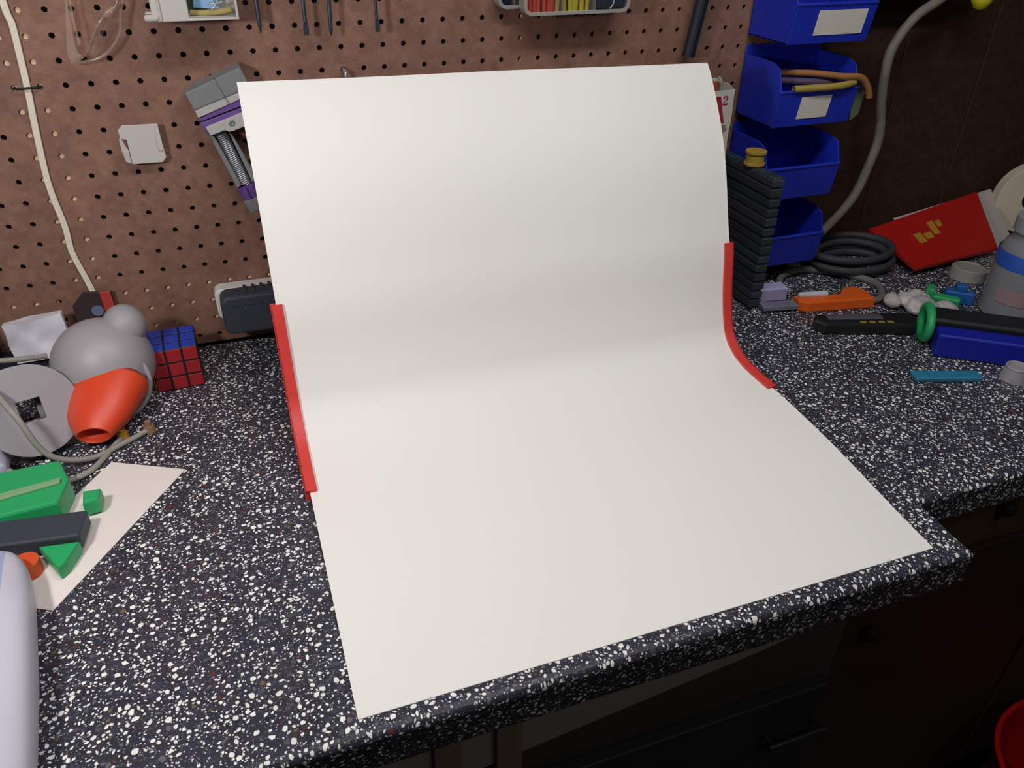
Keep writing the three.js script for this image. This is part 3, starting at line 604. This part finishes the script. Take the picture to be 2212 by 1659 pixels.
{ // cable reel
  const t = thing('cable_reel', 'grey plastic reel with a square hole and loops of cream cable', 'reel');
  const mat = new THREE.Matrix4().compose(V(-0.072, TOP + 0.05, 0.185), new THREE.Quaternion().setFromUnitVectors(V(0, 0, 1), V(0.5, 0.42, 0.76).normalize()), V(1, 1, 1));
  const put = (g) => g.applyMatrix4(mat);
  const circ = []; for (let i = 0; i < 40; i++) circ.push([0.05 * Math.cos(i / 40 * 6.2832), 0.05 * Math.sin(i / 40 * 6.2832)]);
  const hole = [[-0.012, -0.012], [-0.012, 0.012], [0.012, 0.012], [0.012, -0.012]];
  obj('flange', put(plate(circ, 0.009, 0.012, 0.0008, [hole])), M.grey, t);
  obj('flange', put(plate(circ, -0.012, -0.009, 0.0008, [hole])), M.grey, t);
  obj('hub', put(mv(new THREE.CylinderGeometry(0.024, 0.024, 0.018, 30, 1, true), 0, 0, 0, Math.PI / 2)), M.black, t);
  const w = []; for (let i = 0; i < 5; i++) for (let j = 0; j < 3; j++) w.push(put(mv(new THREE.TorusGeometry(0.027 + j * 0.0042, 0.002, 8, 36), 0, 0, -0.0072 + i * 0.0036)));
  tag(obj('wound_cable', w, M.greycord, t), 'cream cable wound on the hub');
  tag(obj('loose_cable', [tube([[-0.19, TOP + 0.035, 0.15], [-0.135, TOP + 0.085, 0.17], [-0.1, TOP + 0.092, 0.19], [-0.07, TOP + 0.078, 0.235], [-0.052, TOP + 0.03, 0.245], [-0.02, TOP + 0.006, 0.232], [0.015, TOP + 0.0035, 0.21], [0.04, TOP + 0.0035, 0.192]], 0.0032, false, 90),
    tube([[-0.19, TOP + 0.07, 0.17], [-0.14, TOP + 0.06, 0.21], [-0.105, TOP + 0.03, 0.24], [-0.06, TOP + 0.008, 0.262], [-0.02, TOP + 0.0035, 0.255], [0.012, TOP + 0.0035, 0.197]], 0.0032, false, 70),
    tube([[-0.2, TOP + 0.06, 0.1], [-0.15, TOP + 0.085, 0.12], [-0.09, TOP + 0.075, 0.11], [-0.06, TOP + 0.066, 0.095]], 0.0032, false, 50)], M.greycord, t), 'loose cream cable');
}
for (const [x, z, m, l] of [[0.012, 0.195, M.gold, 'little brass fitting on the worktop in front of the round tool'], [0.04, 0.19, plastic(0x94735a, 0.5), 'little brown fitting on the worktop in front of the puzzle cube']])
  tag(obj('small_fitting', [mv(cyl(0.006, 0.007, 0.008, 18), x, TOP + 0.004, z), mv(cyl(0.004, 0.004, 0.006, 6), x, TOP + 0.0105, z)], m), l, 'fitting');
{ // paper strip, bar clamp, bags
  const u = [-0.89, -0.457], v = [-0.548, 0.837], c = [0.078, 0.278], q = (a, b) => [c[0] + u[0] * a + v[0] * b, c[1] + u[1] * a + v[1] * b];
  tag(obj('paper_sheet', slab([q(0, 0), q(0, 0.2), q(0.085, 0.2), q(0.085, 0)], TOP + 0.0003, TOP + 0.0012, 0.0002), std(0xe9dfda, 0.8)), 'white paper strip lying on the worktop under the bar clamp', 'paper');
  const t = thing('bar_clamp', 'black bar clamp with green jaws and orange pads lying on the paper strip', 'clamp', [-0.085, TOP + 0.0014, 0.335]);
  t.rotation.y = -0.12;
  obj('bar', ext(-0.12, 0.078, 0.004, 0.022, -0.002, 0.034, 0.003), M.slate, t);
  obj('jaw', slab([[-0.1, -0.03], [-0.02, -0.075], [0.035, -0.085], [0.052, -0.05], [0.05, -0.014], [0.0, -0.004], [-0.08, -0.003]], 0.0, 0.026, 0.003), M.green, t);
  obj('jaw_rib', slab([[-0.075, -0.014], [-0.01, -0.035], [0.045, -0.05], [0.046, -0.042], [-0.005, -0.026], [-0.07, -0.006]], 0.0258, 0.029, 0.001), plastic(0x86ad80, 0.5), t);
  obj('jaw', slab([[0.066, -0.035], [0.083, -0.036], [0.084, -0.019], [0.07, -0.015]], 0.002, 0.02, 0.003), M.green, t);
  obj('jaw', slab([[0.042, 0.035], [0.077, 0.035], [0.071, 0.06], [0.066, 0.068]], 0.0, 0.016, 0.003), M.green, t);
  obj('pad', mv(cyl(0.012, 0.0125, 0.014, 24), 0.034, 0.0075, 0.0515), M.orange, t);
  obj('pad', mv(cyl(0.012, 0.0125, 0.016, 24), -0.088, 0.0085, -0.018), M.orange, t);
  const pillow = (w, d, h, amp, sx) => { const g = new THREE.SphereGeometry(1, 48, 24), p = g.attributes.position, n = lattice(9); const f = (a) => Math.sign(a) * Math.pow(Math.abs(a), 0.42);
    for (let i = 0; i < p.count; i++) { const x = f(p.getX(i)) * w / 2, z = f(p.getZ(i)) * d / 2, y = Math.sign(p.getY(i)) * Math.pow(Math.abs(p.getY(i)), 0.8) * h / 2, k = n(x * sx + 0.5, z * sx + 0.5) - 0.5; p.setXYZ(i, x + k * amp, Math.max(-h / 2, y + (p.getY(i) > 0 ? k * amp * 1.5 : 0)), z + k * amp); }
    g.computeVertexNormals(); return g.translate(0, h / 2, 0); };
  const a1 = thing('plastic_bag', 'crumpled bluish plastic bag behind the green jaw of the bar clamp', 'bag', [-0.146, TOP + 0.0005, 0.228]);
  obj('film', pillow(0.11, 0.085, 0.038, 0.008, 9), M.bag, a1);
  const stripes = (() => { const t2 = noiseTex(256, (i, j) => { const b = (i > 178 && i < 194) || (i > 208 && i < 216); const k = b ? 1 : 0, o = (j % 86 < 60 ? 1 : 0) * k; return [198 - 40 * o, 197 - 28 * o, 210 - 4 * o]; }); t2.wrapS = t2.wrapT = THREE.ClampToEdgeWrapping; return t2; })();
  const a2 = thing('printed_bag', 'white plastic bag with faint blue print at the lower left corner', 'bag', [-0.088, TOP + 0.0005, 0.545]);
  a2.rotation.y = 0.13;
  { const g = pillow(0.125, 0.31, 0.05, 0.003, 5), p = g.attributes.position, uv = g.attributes.uv; for (let i = 0; i < p.count; i++) uv.setXY(i, p.getX(i) / 0.125 + 0.5, p.getZ(i) / 0.31 + 0.5);
    obj('film', g, std(0xffffff, 0.4, { map: stripes }), a2); }
}

// ------------------------------------------------------------------ on the worktop, right
{
  const t = thing('red_pouch', 'red pouch with gold print lying over clutter at the back right', 'pouch', [0, 0, 0]);
  const sheet = (pts, th) => { // four-cornered slab in space, its faces bent smoothly between the corners; pts in order around, thickness along its normal
    const P = pts.map((p) => V(...p)), N = P[1].clone().sub(P[0]).cross(P[3].clone().sub(P[0])).normalize().multiplyScalar(th);
    if (N.y < 0) N.negate();
    const n = 8, tr = [], at = (u, v, k) => P[0].clone().lerp(P[3], u).lerp(P[1].clone().lerp(P[2], u), v).addScaledVector(N, k);
    const quad = (a, b, c, d) => tr.push(a, b, c, a, c, d);
    for (let a = 0; a < n; a++) for (let b = 0; b < n; b++) {
      const u0 = a / n, u1 = (a + 1) / n, v0 = b / n, v1 = (b + 1) / n;
      quad(at(u0, v0, 1), at(u1, v0, 1), at(u1, v1, 1), at(u0, v1, 1)); quad(at(u0, v0, 0), at(u0, v1, 0), at(u1, v1, 0), at(u1, v0, 0));
    }
    for (let a = 0; a < n; a++) { const p = a / n, q = (a + 1) / n;
      for (const v of [0, 1]) quad(at(v ? q : p, v, 0), at(v ? p : q, v, 0), at(v ? p : q, v, 1), at(v ? q : p, v, 1));
      for (const u of [0, 1]) quad(at(u, u ? p : q, 0), at(u, u ? q : p, 0), at(u, u ? q : p, 1), at(u, u ? p : q, 1)); }
    const g = new THREE.BufferGeometry(); g.setAttribute('position', new THREE.Float32BufferAttribute(tr.flatMap((p) => [p.x, p.y, p.z]), 3)); g.setAttribute('uv', new THREE.Float32BufferAttribute(tr.flatMap((p) => [p.x, p.z]), 2)); g.computeVertexNormals(); return g; };
  obj('cover', sheet([[1.196, 0.912, 0.140], [1.200, 0.932, 0.018], [1.43, 0.972, 0.012], [1.392, 0.912, 0.118]], 0.006), M.redbag, t);
  const C4 = [[1.196, 0.912, 0.140], [1.200, 0.932, 0.018], [1.43, 0.972, 0.012], [1.392, 0.912, 0.118]].map((p) => V(...p));
  const N4 = C4[1].clone().sub(C4[0]).cross(C4[3].clone().sub(C4[0])).normalize().multiplyScalar(0.0062); if (N4.y < 0) N4.negate();
  const on = (u, v) => { const p = C4[0].clone().lerp(C4[3], u).lerp(C4[1].clone().lerp(C4[2], u), v); return [p.x + N4.x, p.y + N4.y, p.z + N4.z]; };
  const g4 = []; for (const [u0, u1, v0, v1] of [[0.26, 0.33, 0.42, 0.62], [0.345, 0.42, 0.46, 0.58], [0.44, 0.5, 0.5, 0.76], [0.515, 0.56, 0.62, 0.74]]) g4.push(sheet([on(u0, v0), on(u0, v1), on(u1, v1), on(u1, v0)], 0.0006));
  tag(obj('gold_print', g4, M.gold, t), 'gold printed blocks');
  const w = thing('white_envelope', 'pale envelope sticking out from behind the red pouch', 'envelope', [0, 0, 0]);
  obj('sheet', sheet([[1.31, 0.905, 0.1], [1.258, 0.945, 0.008], [1.47, 0.975, 0.006], [1.455, 0.905, 0.1]], 0.002), std(0xb9b2ae, 0.7), w);
}
{
  const t = thing('tape_roll', 'cream roll of tape standing at the right edge of the picture', 'tape roll', [1.52, TOP + 0.07, 0.052]);
  t.rotation.y = -0.45;
  obj('tape', plate(Array.from({ length: 48 }, (_, i) => [0.063 * Math.cos(i / 48 * 6.2832), 0.063 * Math.sin(i / 48 * 6.2832)]), -0.012, 0.012, 0.001, [Array.from({ length: 36 }, (_, i) => [0.02 * Math.cos(i / 36 * 6.2832), -0.02 * Math.sin(i / 36 * 6.2832)])]), std(0xe4d6c0, 0.6), t);
  obj('core', mv(new THREE.CylinderGeometry(0.0198, 0.0198, 0.0245, 30, 1, true), 0, 0, 0, Math.PI / 2), std(0x4a4540, 0.8, { side: THREE.DoubleSide }), t);
}
{
  const t = thing('jar', 'tall cloudy grey jar with a blue band at the right edge', 'jar', [1.245, TOP, 0.285]);
  obj('body', new THREE.LatheGeometry([[0.0005, 0.0005], [0.042, 0.0008], [0.045, 0.004], [0.045, 0.098], [0.04, 0.112], [0.034, 0.118], [0.034, 0.128]].map((p) => new THREE.Vector2(...p)), 40), M.jar, t);
  obj('lid', mv(cyl(0.037, 0.037, 0.02, 36), 0, 0.1385, 0), plastic(0x9c9ea4, 0.4), t);
  obj('blue_band', new THREE.LatheGeometry([[0.0452, 0.078], [0.0458, 0.079], [0.0458, 0.1], [0.0452, 0.101]].map((p) => new THREE.Vector2(...p)), 40), M.bluelabel, t);
  obj('pink_label', new THREE.CylinderGeometry(0.0456, 0.0456, 0.022, 20, 1, true, -1.6, 0.9).translate(0, 0.04, 0), std(0xa08688, 0.7, { side: THREE.DoubleSide }), t);
}
{ // braided black coil
  const g = []; for (let i = 0; i < 4; i++) { const a = new THREE.TorusGeometry(0.055 + (i % 2) * 0.009, 0.0062, 10, 60); a.scale(1.12, 0.8, 1); g.push(mv(a, 1.128 + rr(-0.006, 0.006), TOP + 0.0072 + i * 0.0085, 0.068 + rr(-0.004, 0.004), Math.PI / 2, 0, rr(-0.03, 0.03))); }
  tag(obj('cable_coil', g, plastic(0x3a3b40, 0.6)), 'coil of black braided cable lying in front of the red pouch', 'cable');
}
tag(obj('grey_cable', tube([[0.952, TOP + 0.005, 0.118], [0.985, TOP + 0.006, 0.078], [1.03, TOP + 0.006, 0.066], [1.07, TOP + 0.006, 0.085], [1.1, TOP + 0.006, 0.115], [1.113, TOP + 0.006, 0.15], [1.088, TOP + 0.005, 0.188], [1.06, TOP + 0.005, 0.195]], 0.0055, false, 90), plastic(0x6f6e6a, 0.55)), 'grey cable in a loose bend on the worktop before the black coil', 'cable');
{
  const t = thing('utility_knife', 'orange and grey utility knife lying on the worktop below the grey cable', 'knife', [0.975, TOP + 0.0002, 0.178]);
  t.rotation.y = -0.2;
  obj('blade', [ext(-0.088, -0.03, 0.004, 0.011, -0.009, 0.009, 0.001)], std(0x9f9dac, 0.4, { metalness: 0.5 }), t);
  obj('handle', slab([[-0.034, -0.011], [0.04, -0.008], [0.052, -0.026], [0.074, -0.032], [0.086, -0.014], [0.085, 0.013], [-0.02, 0.015], [-0.034, 0.008]], 0, 0.018, 0.003), plastic(0xe0601c, 0.4), t);
  obj('slider', mv(new THREE.CapsuleGeometry(0.0045, 0.04, 6, 14), -0.005, 0.02, -0.006, 0, 0, Math.PI / 2), std(0xc9c6d2, 0.35), t);
}
tag(obj('lavender_box', mv(box(0.05, 0.022, 0.024, 0.003), 0.925, TOP + 0.011, 0.128, 0, -0.15), M.lavender), 'small lavender box at the foot of the dark rack', 'box');
{
  const t = thing('long_tool', 'long black tool with small yellow lettering lying before the orange knife', 'tool', [1.0, TOP + 0.0002, 0.258]);
  t.rotation.y = -0.3;
  obj('body', slab([[-0.072, -0.016], [0.06, -0.02], [0.075, 0.0], [0.06, 0.02], [-0.066, 0.014], [-0.078, 0]], 0, 0.018, 0.004), M.black, t);
  obj('grip', ext(-0.06, 0.02, 0.0178, 0.0205, -0.01, 0.004, 0.001), plastic(0x55535a, 0.5), t);
  obj('yellow_marking', [0, 1, 2, 3].map((i) => mv(box(0.009, 0.0006, 0.006, 0.0002), -0.012 + i * 0.013, 0.0182, 0.0105)), std(0x8f7d24, 0.6), t);
}
{
  const t = thing('battery_pack', 'black and blue battery pack lying at the right with a green end ring', 'battery', [1.115, TOP + 0.0002, 0.365]);
  t.rotation.y = -0.62;
  obj('blue_shell', ext(-0.075, 0.08, 0.0, 0.034, 0.004, 0.034, 0.004), plastic(0x1420a0, 0.4), t);
  obj('black_shell', ext(-0.08, 0.13, 0.004, 0.042, -0.04, 0.0038, 0.006), M.black, t);
  tag(obj('end_ring', mv(new THREE.TorusGeometry(0.021, 0.006, 12, 36).scale(1.25, 1, 1), -0.084, 0.0282, -0.012, 0, Math.PI / 2), M.green, t), 'green ring');
}
tag(obj('teal_stick', mv(box(0.088, 0.007, 0.019, 0.002), 1.008, TOP + 0.0036, 0.399, 0, -0.32), M.teal), 'flat teal stick lying alone on the right part of the worktop', 'stick');
tag(obj('green_clip', [mv(box(0.045, 0.016, 0.016, 0.003), 1.165, TOP + 0.0082, 0.232, 0, -0.85), mv(box(0.012, 0.01, 0.02, 0.002), 1.152, TOP + 0.021, 0.216, 0, -0.85)], M.green), 'green clip between the white scraps and the jar', 'clip');
tag(obj('blue_clip', [mv(box(0.042, 0.02, 0.016, 0.003), 1.195, TOP + 0.0102, 0.232, 0, -0.7), mv(box(0.016, 0.01, 0.012, 0.002), 1.195, TOP + 0.025, 0.232, 0, -0.7)], plastic(0x1f5fa8, 0.4)), 'blue clip beside the green clip, next to the jar', 'clip');
for (let i = 0; i < 7; i++) { // crumpled scraps
  const g = new THREE.IcosahedronGeometry(0.0135, 2), p = g.attributes.position, n = lattice(6);
  for (let k = 0; k < p.count; k++) { const q = 0.65 + 0.7 * n(p.getX(k) * 14 + 0.5, p.getY(k) * 14 + p.getZ(k) * 11 + 0.5); p.setXYZ(k, p.getX(k) * q * 1.3, p.getY(k) * q * 0.75, p.getZ(k) * q); }
  g.computeVertexNormals();
  const sx = [1.085, 1.102, 1.118, 1.13, 1.108, 1.122, 1.142], sz = [0.212, 0.236, 0.252, 0.213, 0.212, 0.232, 0.262];
  const m = tag(obj('crumpled_scrap', g, std([0xb8b0b0, 0xcac2c2, 0xa8a4aa][i % 3], 0.7)), `crumpled ${['pinkish white', 'pale', 'greyish'][i % 3]} scrap ${['next to the orange knife', 'second from the orange knife at the front', 'in front of the green clip', 'at the back of the heap', 'at the back near the orange knife', 'in the middle of the heap', 'nearest to the battery pack'][i]}`, 'scrap', 'crumpled scraps on the right of the worktop');
  m.position.set(sx[i], TOP + 0.0108, sz[i]); m.rotation.y = i;
}
tag(obj('grey_disc', [mv(cyl(0.026, 0.028, 0.016, 32), 1.283, TOP + 0.0085, 0.165), mv(new THREE.TorusGeometry(0.021, 0.0025, 8, 32), 1.283, TOP + 0.0165, 0.165, Math.PI / 2)], plastic(0x9d9a94, 0.5)), 'pale grey round puck below the red pouch', 'puck');
tag(obj('rubber_bumper', [mv(cyl(0.014, 0.017, 0.018, 26), 1.092, TOP + 0.0092, 0.428), mv(new THREE.TorusGeometry(0.0125, 0.002, 8, 26), 1.092, TOP + 0.0182, 0.428, Math.PI / 2)], M.grey), 'grey round bumper at the near end of the blue battery pack', 'bumper');

// ------------------------------------------------------------------ on the floor
{
  const t = thing('bucket', 'red bucket on the dark floor at the lower right corner', 'bucket', [1.255, 0, 0.69]);
  obj('shell', new THREE.LatheGeometry([[0.0005, 0.001], [0.1, 0.001], [0.104, 0.006], [0.135, 0.3], [0.142, 0.302], [0.142, 0.31], [0.131, 0.31], [0.1, 0.01], [0.0005, 0.008]].map((p) => new THREE.Vector2(...p)), 48), M.bucket, t);
  obj('handle', tube([[-0.142, 0.295, 0], [-0.145, 0.25, 0.06], [-0.1, 0.21, 0.13], [0, 0.2, 0.155], [0.1, 0.21, 0.13], [0.145, 0.25, 0.06], [0.142, 0.295, 0]], 0.003, false, 60), M.steel, t);
}

// ------------------------------------------------------------------ lamps (their light is set at the top)
function lamp(L, name, label, build) {
  const t = thing(name, label, 'lamp', L.pos);
  if (L.aim) t.lookAt(...L.aim); else t.lookAt(L.pos[0], 0, L.pos[2] + 0.0001);
  build(t);
  const glow = new THREE.MeshStandardMaterial({ color: 0xffffff, emissive: L.color, emissiveIntensity: 1.5, roughness: 0.5 });
  obj('diffuser', mv(box(L.w, L.d, 0.004, 0.001), 0, 0, -0.003), glow, t);
  const a = new THREE.RectAreaLight(L.color, L.power, L.w, L.d);
  a.position.set(...L.pos); a.name = name + '_light';
  a.lookAt(...(L.aim || [L.pos[0], 0, L.pos[2] + 0.0001]));
  scene.add(a);
}
lamp(LAMP_MAIN, 'strip_lamp', 'long white strip lamp hung above the worktop, out of the picture', (t) => {
  obj('housing', mv(box(LAMP_MAIN.w + 0.03, LAMP_MAIN.d + 0.02, 0.03, 0.005), 0, 0, -0.022), M.white, t);
  for (const s of [-1, 1]) obj('hanger', mv(cyl(0.004, 0.004, 0.38, 10), s * 0.25, 0, -0.227, Math.PI / 2), M.steel, t);
});
lamp(LAMP_SIDE, 'work_lamp', 'small work lamp left of the worktop that throws the tools\' shadows', (t) => {
  obj('head', mv(box(LAMP_SIDE.w + 0.02, LAMP_SIDE.d + 0.02, 0.03, 0.006), 0, 0, -0.022), M.black, t);
  const inv = t.quaternion.clone().invert(), p = [[0, 0, -0.03], [-0.15, 0.06, 0.0], [-0.38, -0.05, -0.1], [-0.4, -0.515, -0.12]].map((q, i) => { const v = V(...q); if (i) v.applyQuaternion(inv); return [v.x, v.y, v.z]; });
  obj('arm', tube(p, 0.008, false, 40), M.black, t);
});
lamp(LAMP_FILL, 'fill_lamp', 'added flat fill light on the ceiling behind the camera', (t) => { obj('frame', mv(box(LAMP_FILL.w + 0.04, LAMP_FILL.d + 0.04, 0.008, 0.002), 0, 0, -0.0095), M.white, t); });

shadows(scene);
renderer.render(scene, camera);
